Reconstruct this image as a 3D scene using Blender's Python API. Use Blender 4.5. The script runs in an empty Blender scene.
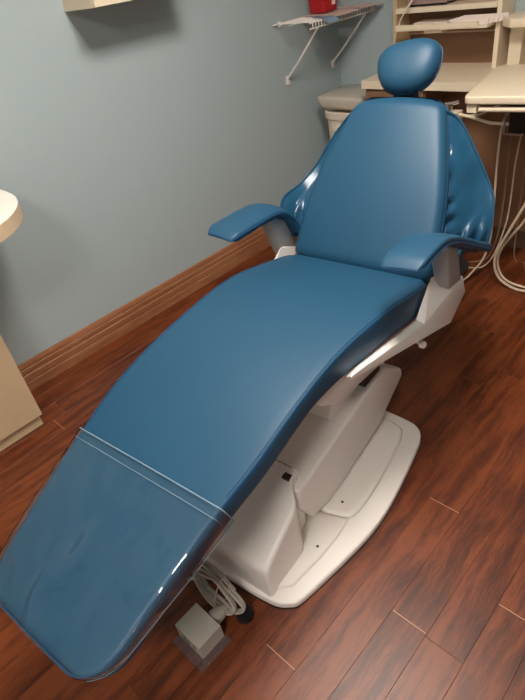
import bpy, bmesh, math, random
from mathutils import Vector, Matrix, noise
random.seed(7)
SC = bpy.context.scene
COL = SC.collection

# ------------------------------------------------------------------ camera, world, lights, exposure
RIGHT = Vector((0.72412656, 0.67547343, -0.13919901))
UP = Vector((-0.32271842, 0.51024410, 0.79718490))
FWD = Vector((-0.60950270, 0.53234068, -0.58746903))
cam_data = bpy.data.cameras.new('camera')
cam_data.sensor_fit = 'VERTICAL'
cam_data.sensor_height = 36.0
cam_data.lens = 532.03 * 36.0 / 700.0
cam_data.clip_start = 0.02
cam = bpy.data.objects.new('camera', cam_data)
COL.objects.link(cam)
cam.matrix_world = Matrix(((RIGHT.x, UP.x, -FWD.x, 0.0), (RIGHT.y, UP.y, -FWD.y, 0.0),
                           (RIGHT.z, UP.z, -FWD.z, 1.5), (0, 0, 0, 1)))
SC.camera = cam

world = bpy.data.worlds.new('world')
SC.world = world
world.use_nodes = True
world.node_tree.nodes['Background'].inputs[0].default_value = (0.9, 0.93, 1.0, 1)
world.node_tree.nodes['Background'].inputs[1].default_value = 0.15
SC.view_settings.view_transform = 'Standard'
SC.view_settings.look = 'None'
SC.view_settings.gamma = 1.0
SC.view_settings.use_curve_mapping = False
SC.view_settings.exposure = 0.50

MAIN_LIGHT = 38.0       # ceiling panel over the chair
SECOND_LIGHT = 34.0     # ceiling panel behind the photographer

# ------------------------------------------------------------------ materials
def srgb(r, g, b):
    f = lambda c: (c / 255 / 12.92) if c / 255 <= 0.04045 else ((c / 255 + 0.055) / 1.055) ** 2.4
    return (f(r), f(g), f(b), 1.0)

class NT:
    def __init__(self, name):
        self.m = bpy.data.materials.new(name)
        self.m.use_nodes = True
        self.t = self.m.node_tree
        self.b = self.t.nodes['Principled BSDF']
    def n(self, typ, **kw):
        x = self.t.nodes.new(typ)
        for k, v in kw.items():
            if k in x.inputs:
                x.inputs[k].default_value = v
            else:
                setattr(x, k, v)
        return x
    def l(self, a, b):
        self.t.links.new(a, b)

def mat(name, col, rough=0.5, metal=0.0, var=0.06, vscale=8.0, bump=0.0, bscale=200.0, coat=0.0, spec=0.5, detail=4.0):
    k = NT(name)
    k.b.inputs['Roughness'].default_value = rough
    k.b.inputs['Metallic'].default_value = metal
    k.b.inputs['Coat Weight'].default_value = coat
    k.b.inputs['Specular IOR Level'].default_value = spec
    tc = k.n('ShaderNodeTexCoord')
    nz = k.n('ShaderNodeTexNoise', Scale=vscale, Detail=detail)
    k.l(tc.outputs['Object'], nz.inputs['Vector'])
    mx = k.n('ShaderNodeMix', data_type='RGBA')
    mx.inputs[6].default_value = tuple(c * (1 - var) for c in col[:3]) + (1,)
    mx.inputs[7].default_value = tuple(min(1, c * (1 + var)) for c in col[:3]) + (1,)
    k.l(nz.outputs['Fac'], mx.inputs[0])
    k.l(mx.outputs[2], k.b.inputs['Base Color'])
    if bump > 0:
        n2 = k.n('ShaderNodeTexNoise', Scale=bscale, Detail=3.0)
        k.l(tc.outputs['Object'], n2.inputs['Vector'])
        bp = k.n('ShaderNodeBump', Strength=bump, Distance=0.002)
        k.l(n2.outputs['Fac'], bp.inputs['Height'])
        k.l(bp.outputs['Normal'], k.b.inputs['Normal'])
    return k.m

def wood_mat(name, dark, mid, light, rough=0.35, coat=0.3, seed=True, stretch=(38.0, 3.0, 38.0)):
    k = NT(name)
    tc = k.n('ShaderNodeTexCoord')
    oi = k.n('ShaderNodeObjectInfo')
    mul = k.n('ShaderNodeMath', operation='MULTIPLY')
    mul.inputs[1].default_value = 37.0
    k.l(oi.outputs['Random'], mul.inputs[0])
    add = k.n('ShaderNodeVectorMath', operation='ADD')
    k.l(tc.outputs['Object'], add.inputs[0])
    k.l(mul.outputs[0], add.inputs[1])
    # slow warp gives the curly figure of the boards
    wp = k.n('ShaderNodeTexNoise', Scale=5.0, Detail=2.0)
    k.l(add.outputs[0], wp.inputs['Vector'])
    sc = k.n('ShaderNodeVectorMath', operation='SCALE')
    sc.inputs['Scale'].default_value = 0.035
    k.l(wp.outputs['Color'], sc.inputs[0])
    add2 = k.n('ShaderNodeVectorMath', operation='ADD')
    k.l(add.outputs[0], add2.inputs[0])
    k.l(sc.outputs[0], add2.inputs[1])
    mp = k.n('ShaderNodeMapping')
    mp.inputs['Scale'].default_value = stretch
    k.l(add2.outputs[0], mp.inputs['Vector'])
    nz = k.n('ShaderNodeTexNoise', Scale=1.0, Detail=3.0, Roughness=0.5)
    k.l(mp.outputs[0], nz.inputs['Vector'])
    fine = k.n('ShaderNodeTexNoise', Scale=7.0, Detail=3.0, Roughness=0.65)
    k.l(mp.outputs[0], fine.inputs['Vector'])
    blot = k.n('ShaderNodeTexNoise', Scale=6.0, Detail=3.0)
    k.l(add.outputs[0], blot.inputs['Vector'])
    m1 = k.n('ShaderNodeMath', operation='MULTIPLY_ADD')
    k.l(fine.outputs['Fac'], m1.inputs[0])
    m1.inputs[1].default_value = 0.55
    k.l(nz.outputs['Fac'], m1.inputs[2])
    m2 = k.n('ShaderNodeMath', operation='MULTIPLY_ADD')
    k.l(blot.outputs['Fac'], m2.inputs[0])
    m2.inputs[1].default_value = 0.40
    k.l(m1.outputs[0], m2.inputs[2])
    m3 = k.n('ShaderNodeMath', operation='MULTIPLY_ADD')
    k.l(oi.outputs['Random'], m3.inputs[0])
    m3.inputs[1].default_value = 0.14 if seed else 0.0
    k.l(m2.outputs[0], m3.inputs[2])
    rp = k.n('ShaderNodeValToRGB')
    rp.color_ramp.elements[0].position = 0.70
    rp.color_ramp.elements[0].color = dark
    rp.color_ramp.elements[1].position = 1.0
    rp.color_ramp.elements[1].color = light
    e = rp.color_ramp.elements.new(0.85)
    e.color = mid
    m4 = k.n('ShaderNodeMath', operation='MULTIPLY')
    m4.inputs[1].default_value = 0.86 if seed else 0.90
    k.l(m3.outputs[0], m4.inputs[0])
    k.l(m4.outputs[0], rp.inputs['Fac'])
    k.l(rp.outputs['Color'], k.b.inputs['Base Color'])
    k.b.inputs['Roughness'].default_value = rough
    k.b.inputs['Coat Weight'].default_value = coat
    k.b.inputs['Coat Roughness'].default_value = 0.38
    k.b.inputs['Specular IOR Level'].default_value = 0.35
    bp = k.n('ShaderNodeBump', Strength=0.12, Distance=0.001)
    k.l(m1.outputs[0], bp.inputs['Height'])
    k.l(bp.outputs['Normal'], k.b.inputs['Normal'])
    return k.m

def emit_mat(name, col, strength):
    k = NT(name)
    k.b.inputs['Base Color'].default_value = (0.8, 0.8, 0.8, 1)
    k.b.inputs['Emission Color'].default_value = col
    k.b.inputs['Emission Strength'].default_value = strength
    return k.m

def clear_mat(name, tint, gloss=0.12, rough=0.12, bump=0.0, bscale=12.0, haze=0.0, hazecol=(0.5, 0.55, 0.6, 1)):
    k = NT(name)
    tr = k.n('ShaderNodeBsdfTransparent')
    tr.inputs['Color'].default_value = tint
    gl = k.n('ShaderNodeBsdfGlossy')
    gl.inputs['Roughness'].default_value = rough
    df = k.n('ShaderNodeBsdfDiffuse')
    df.inputs['Color'].default_value = hazecol
    m0 = k.n('ShaderNodeMixShader')
    m0.inputs[0].default_value = haze
    k.l(tr.outputs[0], m0.inputs[1]); k.l(df.outputs[0], m0.inputs[2])
    fr = k.n('ShaderNodeLayerWeight', Blend=0.12)
    mm = k.n('ShaderNodeMath', operation='ADD')
    mm.inputs[1].default_value = gloss
    k.l(fr.outputs[0], mm.inputs[0])
    m1 = k.n('ShaderNodeMixShader')
    k.l(mm.outputs[0], m1.inputs[0]); k.l(m0.outputs[0], m1.inputs[1]); k.l(gl.outputs[0], m1.inputs[2])
    out = k.t.nodes['Material Output']
    k.l(m1.outputs[0], out.inputs['Surface'])
    if bump > 0:
        tc = k.n('ShaderNodeTexCoord')
        nz = k.n('ShaderNodeTexNoise', Scale=bscale, Detail=1.0, Distortion=0.6)
        k.l(tc.outputs['Object'], nz.inputs['Vector'])
        bp = k.n('ShaderNodeBump', Strength=bump, Distance=0.02)
        k.l(nz.outputs['Fac'], bp.inputs['Height'])
        k.l(bp.outputs['Normal'], gl.inputs['Normal'])
    return k.m

M = {}
M['wall'] = mat('wall_paint', srgb(170, 182, 184), 0.6, var=0.02, vscale=3, bump=0.25, bscale=160)
M['ceiling'] = mat('ceiling_paint', srgb(232, 230, 224), 0.8, var=0.02, bump=0.3, bscale=90)
M['plank'] = wood_mat('floor_wood', srgb(68, 29, 12), srgb(94, 43, 19), srgb(118, 59, 28), rough=0.42, coat=0.22)
M['glint'] = mat('joint_glint', srgb(196, 150, 118), 0.6)  # pale colour stands in for light caught on board ends
M['subfloor'] = mat('subfloor', srgb(48, 26, 18), 0.8)
M['base_wood'] = wood_mat('baseboard_wood', srgb(140, 90, 60), srgb(152, 100, 68), srgb(164, 112, 78), rough=0.5, coat=0.1, seed=False, stretch=(40, 2, 40))
M['vinyl'] = mat('blue_vinyl', srgb(27, 72, 99), 0.50, var=0.05, vscale=5, bump=0.03, bscale=420, spec=0.45)
M['vinyl_soft'] = mat('blue_vinyl_wing', srgb(27, 71, 98), 0.28, var=0.06, vscale=7, bump=0.12, bscale=300, spec=0.5)
M['piping'] = mat('dark_blue_piping', srgb(20, 62, 96), 0.4)
M['white'] = mat('white_plastic', srgb(240, 231, 224), 0.38, var=0.015, vscale=4)
M['plate'] = mat('white_base_plastic', srgb(240, 231, 223), 0.42, var=0.02, vscale=4)
M['grey'] = mat('grey_plastic', srgb(160, 155, 152), 0.45, var=0.03)
M['black'] = mat('black_plastic', srgb(18, 18, 20), 0.3)
M['dark'] = mat('dark_frame', srgb(46, 44, 46), 0.5)
M['steel'] = mat('brushed_steel', srgb(200, 192, 180), 0.38, metal=0.35, var=0.08, vscale=30, bump=0.1, bscale=80)
M['chrome'] = mat('chrome', srgb(205, 200, 195), 0.15, metal=1.0)
M['cable'] = mat('grey_cable', srgb(168, 158, 146), 0.5)
M['hose'] = mat('beige_hose', srgb(206, 184, 160), 0.45)
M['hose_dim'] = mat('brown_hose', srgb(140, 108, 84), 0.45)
M['cream'] = mat('cream_laminate', srgb(228, 210, 184), 0.4, var=0.02)
M['tan'] = mat('tan_laminate', srgb(196, 170, 136), 0.5, var=0.05, vscale=22, bump=0.08, bscale=120)
M['brown'] = mat('brown_laminate', srgb(132, 96, 68), 0.42, var=0.06, vscale=3)
M['brown_dark'] = mat('brown_kick', srgb(84, 62, 46), 0.6)
M['counter'] = mat('counter_laminate', srgb(246, 240, 228), 0.35, var=0.03, vscale=60)
M['counter_edge'] = mat('counter_edge', srgb(210, 182, 150), 0.4, var=0.04, vscale=40)
M['red'] = mat('red_plastic', srgb(176, 20, 26), 0.35)
M['paper'] = mat('paper', srgb(224, 206, 196), 0.7, var=0.03)
M['pink_paper'] = mat('pink_paper', srgb(216, 182, 172), 0.6, var=0.2, vscale=14)
M['blue_paper'] = mat('blue_paper', srgb(126, 150, 168), 0.55, var=0.25, vscale=20)
M['mauve'] = mat('mauve_plastic', srgb(152, 126, 122), 0.5)
M['bin'] = mat('white_bin', srgb(222, 206, 188), 0.45)
M['ink_blue'] = mat('blue_ink', srgb(38, 44, 120), 0.5)
M['bag'] = clear_mat('clear_bag', (0.93, 0.92, 0.90, 1), gloss=0.0, rough=0.25, bump=0.5, bscale=25, haze=0.5, hazecol=srgb(238, 226, 210))
M['foil'] = clear_mat('clear_vinyl', (0.985, 0.99, 0.99, 1), gloss=0.035, rough=0.09, bump=0.55, bscale=7, haze=0.02, hazecol=srgb(120, 150, 165))
M['foil_edge'] = mat('clear_vinyl_hem', srgb(128, 150, 166), 0.25)
M['acrylic'] = clear_mat('smoked_acrylic', (0.9, 0.88, 0.86, 1), gloss=0.03, rough=0.15, haze=0.06)
M['lamp'] = emit_mat('lamp_diffuser', (1.0, 0.94, 0.86, 1), MAIN_LIGHT)
M['lamp2'] = emit_mat('lamp_diffuser_second', (1.0, 0.93, 0.86, 1), SECOND_LIGHT)

# ------------------------------------------------------------------ helpers
def tag(o, label=None, cat=None, group=None, kind=None):
    if label: o['label'] = label
    if cat: o['category'] = cat
    if group: o['group'] = group
    if kind: o['kind'] = kind
    return o

def empty(name, loc=(0, 0, 0), rz=0.0):
    o = bpy.data.objects.new(name, None)
    o.empty_display_size = 0.1
    COL.objects.link(o)
    o.location = loc
    o.rotation_euler = (0, 0, rz)
    return o

def link(name, me, m, parent=None, smooth=False, loc=None):
    me.materials.append(M[m] if isinstance(m, str) else m)
    o = bpy.data.objects.new(name, me)
    COL.objects.link(o)
    if parent: o.parent = parent
    if loc: o.location = loc
    if smooth:
        for p in me.polygons: p.use_smooth = True
    return o

def from_bm(name, bm, m, parent=None, smooth=False, loc=None, bevel=0.0, segs=2, angle=40):
    if bevel > 0:
        es = [e for e in bm.edges if len(e.link_faces) == 2 and e.calc_face_angle(0) > math.radians(angle)]
        bmesh.ops.bevel(bm, geom=es, offset=bevel, segments=segs, profile=0.5, affect='EDGES', clamp_overlap=True)
    bmesh.ops.recalc_face_normals(bm, faces=bm.faces)
    me = bpy.data.meshes.new(name)
    bm.to_mesh(me)
    bm.free()
    o = link(name, me, m, parent, smooth, loc)
    if smooth:
        try:
            me.set_sharp_from_angle(angle=math.radians(38))
        except Exception:
            pass
    return o

def bm_box(bm, lo, hi, mtx=None):
    x0, y0, z0 = lo; x1, y1, z1 = hi
    vs = [bm.verts.new(v) for v in ((x0,y0,z0),(x1,y0,z0),(x1,y1,z0),(x0,y1,z0),(x0,y0,z1),(x1,y0,z1),(x1,y1,z1),(x0,y1,z1))]
    if mtx:
        for v in vs: v.co = mtx @ v.co
    for f in ((0,3,2,1),(4,5,6,7),(0,1,5,4),(1,2,6,5),(2,3,7,6),(3,0,4,7)):
        bm.faces.new([vs[i] for i in f])
    return vs

def box(name, lo, hi, m, parent=None, bevel=0.0, segs=2, mtx=None, smooth=False):
    bm = bmesh.new()
    bm_box(bm, lo, hi, mtx)
    return from_bm(name, bm, m, parent, bevel=bevel, segs=segs, smooth=smooth or bevel > 0)

def prism_bm(bm, pts, axis, a, b):
    """extrude a polygon (list of 2D points) along axis 'x','y' or 'z' from a to b"""
    def mk(p, t):
        if axis == 'x': return (t, p[0], p[1])
        if axis == 'y': return (p[0], t, p[1])
        return (p[0], p[1], t)
    v0 = [bm.verts.new(mk(p, a)) for p in pts]
    v1 = [bm.verts.new(mk(p, b)) for p in pts]
    n = len(pts)
    bm.faces.new(v0); bm.faces.new(list(reversed(v1)))
    for i in range(n):
        bm.faces.new((v0[i], v0[(i+1) % n], v1[(i+1) % n], v1[i]))

def prism(name, pts, axis, a, b, m, parent=None, bevel=0.0, segs=3, smooth=True, angle=25):
    bm = bmesh.new()
    prism_bm(bm, pts, axis, a, b)
    bmesh.ops.recalc_face_normals(bm, faces=bm.faces)
    return from_bm(name, bm, m, parent, smooth=smooth, bevel=bevel, segs=segs, angle=angle)

def catmull(pts, n=8, closed=False):
    P = [Vector(p) for p in pts]
    out = []
    L = len(P)
    rng = range(L if closed else L - 1)
    for i in rng:
        if closed:
            p0, p1, p2, p3 = P[(i-1) % L], P[i], P[(i+1) % L], P[(i+2) % L]
        else:
            p0 = P[i-1] if i > 0 else P[0] * 2 - P[1]
            p1, p2 = P[i], P[i+1]
            p3 = P[i+2] if i + 2 < L else P[-1] * 2 - P[-2]
        for k in range(n):
            t = k / n
            out.append(0.5 * ((2*p1) + (-p0 + p2)*t + (2*p0 - 5*p1 + 4*p2 - p3)*t*t + (-p0 + 3*p1 - 3*p2 + p3)*t**3))
    if not closed: out.append(P[-1].copy())
    return out

def tube_bm(bm, path, r, sides=8, closed=False, radii=None):
    P = [Vector(p) for p in path]
    n = len(P)
    rings = []
    prev = None
    for i in range(n):
        if closed: t = P[(i+1) % n] - P[i-1]
        else: t = P[min(i+1, n-1)] - P[max(i-1, 0)]
        if t.length < 1e-9: t = Vector((0, 0, 1))
        t.normalize()
        if prev is None:
            a = Vector((0, 0, 1)) if abs(t.z) < 0.9 else Vector((1, 0, 0))
            nrm = t.cross(a).normalized()
        else:
            nrm = prev - t * prev.dot(t)
            nrm = nrm.normalized() if nrm.length > 1e-6 else t.orthogonal().normalized()
        prev = nrm
        bn = t.cross(nrm)
        rr = radii[i] if radii else r
        rings.append([bm.verts.new(P[i] + (nrm * math.cos(2*math.pi*k/sides) + bn * math.sin(2*math.pi*k/sides)) * rr) for k in range(sides)])
    for i in range(n if closed else n - 1):
        A, B = rings[i], rings[(i+1) % n]
        for k in range(sides):
            bm.faces.new((A[k], A[(k+1) % sides], B[(k+1) % sides], B[k]))
    if not closed:
        bm.faces.new(list(reversed(rings[0]))); bm.faces.new(rings[-1])

def tube(name, path, r, m, parent=None, sides=8, closed=False, radii=None):
    bm = bmesh.new()
    tube_bm(bm, path, r, sides, closed, radii)
    return from_bm(name, bm, m, parent, smooth=True)

def lathe(name, prof, m, parent=None, loc=None, seg=28, mtx=None):
    bm = bmesh.new()
    rings = []
    for r, z in prof:
        rings.append([bm.verts.new((r*math.cos(2*math.pi*k/seg), r*math.sin(2*math.pi*k/seg), z)) for k in range(seg)])
    for A, B in zip(rings[:-1], rings[1:]):
        for k in range(seg): bm.faces.new((A[k], A[(k+1) % seg], B[(k+1) % seg], B[k]))
    bm.faces.new(list(reversed(rings[0]))); bm.faces.new(rings[-1])
    if mtx: bm.transform(mtx)
    return from_bm(name, bm, m, parent, smooth=True, loc=loc)

def loft_bm(bm, rings, cap=True):
    R = [[bm.verts.new(p) for p in r] for r in rings]
    n = len(R[0])
    for A, B in zip(R[:-1], R[1:]):
        for k in range(n):
            bm.faces.new((A[k], A[(k+1) % n], B[(k+1) % n], B[k]))
    if cap:
        bm.faces.new(list(reversed(R[0]))); bm.faces.new(R[-1])

def rrect(hw, t, rt, rb, crown=0.0, nt=18):
    """closed cross-section: x across, n along normal (0 = top edge level, -t = bottom)."""
    pts = []
    rt = min(rt, hw * 0.9, t * 0.5); rb = min(rb, hw * 0.9, t * 0.5)
    for i in range(nt + 1):
        x = -(hw - rt) + 2 * (hw - rt) * i / nt
        pts.append((x, crown * (1 - (x / hw) ** 2)))
    for i in range(1, 6):
        a = math.pi/2 - (math.pi/2) * i / 5
        pts.append((hw - rt + rt*math.cos(a), -rt + rt*math.sin(a) + crown * (1 - ((hw-rt)/hw)**2) * (1 - i/5)))
    for i in range(0, 6):
        a = -(math.pi/2) * i / 5
        pts.append((hw - rb + rb*math.cos(a), -t + rb + rb*math.sin(a)))
    for i in range(0, 6):
        a = -math.pi/2 - (math.pi/2) * i / 5
        pts.append((-(hw - rb) + rb*math.cos(a), -t + rb + rb*math.sin(a)))
    for i in range(0, 5):
        a = math.pi - (math.pi/2) * i / 5
        pts.append((-(hw - rt) + rt*math.cos(a), -rt + rt*math.sin(a) + crown * (1 - ((hw-rt)/hw)**2) * (i/5)))
    return pts

def interp(tab, x):
    if x <= tab[0][0]: return tab[0][1]
    for (a, fa), (b, fb) in zip(tab[:-1], tab[1:]):
        if x <= b: return fa + (fb - fa) * (x - a) / (b - a)
    return tab[-1][1]

def smooth_tab(tab, n=10):
    c = catmull([(a, b, 0) for a, b in tab], n)
    return [(p.x, p.y) for p in c]

def grid_shell(name, rows, thick, m, parent=None, side=1):
    """rows: grid of Vectors -> closed shell of the given thickness"""
    nr, nc = len(rows), len(rows[0])
    def nor(i, j):
        a = rows[min(i+1, nr-1)][j] - rows[max(i-1, 0)][j]
        b = rows[i][min(j+1, nc-1)] - rows[i][max(j-1, 0)]
        c = a.cross(b)
        return c.normalized() if c.length > 1e-9 else Vector((0, 0, 1))
    bm = bmesh.new()
    T = [[bm.verts.new(rows[i][j]) for j in range(nc)] for i in range(nr)]
    Bt = [[bm.verts.new(rows[i][j] - nor(i, j) * thick * side) for j in range(nc)] for i in range(nr)]
    for i in range(nr-1):
        for j in range(nc-1):
            bm.faces.new((T[i][j], T[i][j+1], T[i+1][j+1], T[i+1][j]))
            bm.faces.new((Bt[i][j], Bt[i+1][j], Bt[i+1][j+1], Bt[i][j+1]))
    for i in range(nr-1):
        bm.faces.new((T[i][0], T[i+1][0], Bt[i+1][0], Bt[i][0]))
        bm.faces.new((T[i][-1], Bt[i][-1], Bt[i+1][-1], T[i+1][-1]))
    for j in range(nc-1):
        bm.faces.new((T[0][j], Bt[0][j], Bt[0][j+1], T[0][j+1]))
        bm.faces.new((T[-1][j], T[-1][j+1], Bt[-1][j+1], Bt[-1][j]))
    return from_bm(name, bm, m, parent, smooth=True)

# ------------------------------------------------------------------ room shell
WX, WY = -2.309, 3.087          # left wall face, back wall face
RX, FY, CZ = 1.75, -2.0, 2.5
tag(box('wall_left', (WX-0.1, FY-0.1, 0), (WX, WY+0.1, CZ), 'wall'), 'pale grey-green painted wall with baseboard', 'wall', kind='structure')
tag(box('wall_back', (WX, WY, 0), (RX, WY+0.1, CZ), 'wall'), 'pale grey-green wall behind the work counter', 'wall', kind='structure')
tag(box('wall_right', (RX, FY-0.1, 0), (RX+0.1, WY+0.1, CZ), 'wall'), 'painted wall opposite the baseboard wall', 'wall', kind='structure')
tag(box('wall_front', (WX, FY-0.1, 0), (RX, FY, CZ), 'wall'), 'painted wall beyond the foot of the chair', 'wall', kind='structure')
tag(box('ceiling', (WX-0.1, FY-0.1, CZ), (RX+0.1, WY+0.1, CZ+0.08), 'ceiling'), 'white painted ceiling', 'ceiling', kind='structure')
floor = tag(box('floor', (WX-0.1, FY-0.1, -0.10), (RX+0.1, WY+0.1, -0.0125), 'subfloor'), 'reddish brown wood plank floor', 'floor', kind='structure')

PW = 0.1064
known = {  # seam index (left edge at -0.197 + k*PW) -> joint positions along y seen in the photograph
    -3: [1.062], -4: [0.372], -2: [0.665], 0: [0.857]}
def plank(x0, x1, y0, y1):
    g, c, t = 0.0002, 0.0005, 0.012
    L, Wd = y1 - y0 - 2*g, x1 - x0 - 2*g
    vs = [(0,0,-t),(Wd,0,-t),(Wd,L,-t),(0,L,-t),(0,0,-c),(Wd,0,-c),(Wd,L,-c),(0,L,-c),(c,c,0),(Wd-c,c,0),(Wd-c,L-c,0),(c,L-c,0)]
    fs = [(0,3,2,1),(0,1,5,4),(1,2,6,5),(2,3,7,6),(3,0,4,7),(4,5,9,8),(5,6,10,9),(6,7,11,10),(7,4,8,11),(8,9,10,11)]
    me = bpy.data.meshes.new('plank')
    me.from_pydata(vs, [], fs)
    link('plank', me, 'plank', floor, loc=(x0+g, y0+g, 0))
k0 = int(math.floor((WX + 0.197) / PW))
rnd = random.Random(11)
for k in range(k0, int((RX + 0.197) / PW) + 1):
    x0, x1 = -0.197 + k*PW, -0.197 + (k+1)*PW
    x0, x1 = max(x0, WX), min(x1, RX)
    if x1 - x0 < 0.01: continue
    if k in known:
        js = list(known[k])
        y = js[0]
        while y > FY:
            y -= rnd.uniform(0.85, 1.5); js.insert(0, y)
        y = js[-1]
        while y < WY:
            y += rnd.uniform(0.85, 1.5); js.append(y)
    else:
        y = FY - rnd.uniform(0, 1.0); js = [y]
        while y < WY:
            y += rnd.uniform(0.75, 1.5); js.append(y)
    for a, b in zip(js[:-1], js[1:]):
        a, b = max(a, FY), min(b, WY)
        if b - a > 0.02: plank(x0, x1, a, b)

for k, ys in list(known.items()) + [(-17, [0.47])]:      # pale strips paint the highlight of raised board edges at end joints
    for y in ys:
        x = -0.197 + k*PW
        box('joint_glint', (x + 0.003, y - 0.0009, -0.004), (x + PW - 0.003, y + 0.0009, 0.0003), 'glint', floor)

# baseboard with its ogee profile
bp_prof = [(0, 0), (0.017, 0), (0.017, 0.045), (0.0145, 0.049), (0.0165, 0.055), (0.0165, 0.082), (0.0125, 0.088), (0.0145, 0.094),
           (0.0140, 0.112), (0.0105, 0.118), (0.0120, 0.124), (0.0095, 0.136), (0.006, 0.145), (0, 0.147)]
tag(prism('baseboard_left', [(WX + a, b) for a, b in bp_prof], 'y', FY, WY, 'base_wood', smooth=False), 'moulded brown wooden baseboard along the grey wall', 'baseboard', kind='structure')
tag(box('baseboard_back', (WX+0.017, WY-0.015, 0), (-1.86, WY, 0.147), 'base_wood', bevel=0.003), 'short wooden baseboard in the corner behind the bin', 'baseboard', kind='structure')

# ceiling lights
def ceiling_light(x, y, m, label):
    t = tag(empty('ceiling_light', (x, y, CZ)), label, 'light')
    bm = bmesh.new()
    for lo, hi in (((-0.32,-0.32,-0.03),(-0.29,0.32,0)), ((0.29,-0.32,-0.03),(0.32,0.32,0)), ((-0.29,-0.32,-0.03),(0.29,-0.29,0)), ((-0.29,0.29,-0.03),(0.29,0.32,0))):
        bm_box(bm, lo, hi)
    from_bm('frame', bm, 'white', t)
    box('diffuser', (-0.29, -0.29, -0.022), (0.29, 0.29, -0.004), m, t)
ceiling_light(-0.72, 1.05, 'lamp', 'square ceiling light panel above the dental chair')
ceiling_light(0.15, -1.05, 'lamp2', 'square ceiling light panel near the front wall')

# ------------------------------------------------------------------ dental chair (local frame: x across, y towards the head, origin on the floor)
TH = math.radians(6.0)
UC, V0 = -0.8275, 0.95
cx = UC * math.cos(TH) - V0 * math.sin(TH)
cy = UC * math.sin(TH) + V0 * math.cos(TH)
chair = tag(empty('dental_chair', (cx, cy, 0), TH), 'blue vinyl dental treatment chair on a white base', 'dental chair')
def V(x, v, z): return Vector((x, v - V0, z))

# --- seat and leg rest cushion
zprof = smooth_tab([(0.045, 0.445), (0.145, 0.489), (0.28, 0.545), (0.42, 0.596), (0.57, 0.642), (0.70, 0.672), (0.84, 0.690), (0.98, 0.695), (1.10, 0.687), (1.22, 0.664), (1.33, 0.637), (1.44, 0.612)])
wprof = smooth_tab([(0.045, 0.203), (0.145, 0.210), (0.42, 0.240), (0.57, 0.256), (0.84, 0.258), (1.10, 0.272), (1.33, 0.272), (1.44, 0.262)])
def seat_frame_at(v):
    z = interp(zprof, v)
    d = 0.01
    dz = interp(zprof, min(v + d, 1.44)) - interp(zprof, max(v - d, 0.045))
    dv = min(v + d, 1.44) - max(v - d, 0.045)
    t = Vector((0, dv, dz)).normalized()
    return V(0, v, z), Vector((0, -t.z, t.y))
def seat_hw(v, rt=0.085, rh=0.06):
    w = interp(wprof, v)
    s = v - 0.045
    if s < rt: w -= rt - math.sqrt(max(0, rt*rt - (rt - s)**2))
    s = 1.44 - v
    if s < rh: w -= rh - math.sqrt(max(0, rh*rh - (rh - s)**2))
    return w
vs = [0.045 + x for x in (0, 0.001, 0.004, 0.009, 0.016, 0.026, 0.04, 0.06, 0.085)]
v = 0.15
while v < 1.36: vs.append(v); v += 0.025
vs += [1.38, 1.40, 1.42, 1.43, 1.437, 1.44]
bm = bmesh.new()
rings = []
for i, v in enumerate(vs):
    p, n = seat_frame_at(v)
    th = interp([(0.0, 0.074), (0.75, 0.076), (1.0, 0.106), (1.44, 0.108)], v)
    e = min(v - 0.045, 1.44 - v)
    drop = 0.014 * max(0, 1 - e / 0.014) ** 2
    rings.append([p + Vector((x, 0, 0)) + n * (b - drop * (1 if b > -th/2 else -1)) for x, b in rrect(seat_hw(v), th, 0.013, 0.028, crown=0.006)])
loft_bm(bm, rings)
cushion = from_bm('seat_cushion', bm, 'vinyl', chair, smooth=True)
def edge_path(off, vmin=0.05, vmax=1.41, inset=0.0, dn=0.0):
    R = []
    for v in [x for x in vs if vmin <= x <= vmax]:
        p, n = seat_frame_at(v)
        R.append(p + Vector((seat_hw(v) + off, 0, 0)) + n * dn)
    Lp = [Vector((-q.x, q.y, q.z)) for q in R]
    return list(reversed(R)) + Lp
tube('seam_piping', edge_path(-0.0035, vmin=0.0455, dn=-0.0035), 0.0028, 'piping', cushion, sides=6)
# stitch ridge that runs a finger's width in from the right and left edge
for s in (1, -1):
    pth = []
    for v in [x for x in vs if 0.45 <= x <= 1.40]:
        p, n = seat_frame_at(v)
        pth.append(p + Vector((s*(seat_hw(v) - 0.010), 0, 0)) + n * 0.0005)
    tube('stitching', pth, 0.0011, 'piping', cushion, sides=5)
# dark pan under the cushion
bm = bmesh.new(); rings = []
for v in [0.14 + 0.05*i for i in range(26)]:
    p, n = seat_frame_at(v)
    rings.append([p + Vector((x, 0, 0)) + n * (b - interp([(0.0, 0.072), (0.75, 0.074), (1.0, 0.100), (1.44, 0.100)], v)) for x, b in rrect(seat_hw(v) - 0.03, 0.02, 0.005, 0.008)])
loft_bm(bm, rings)
from_bm('seat_pan', bm, 'dark', chair, smooth=True)

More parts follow.
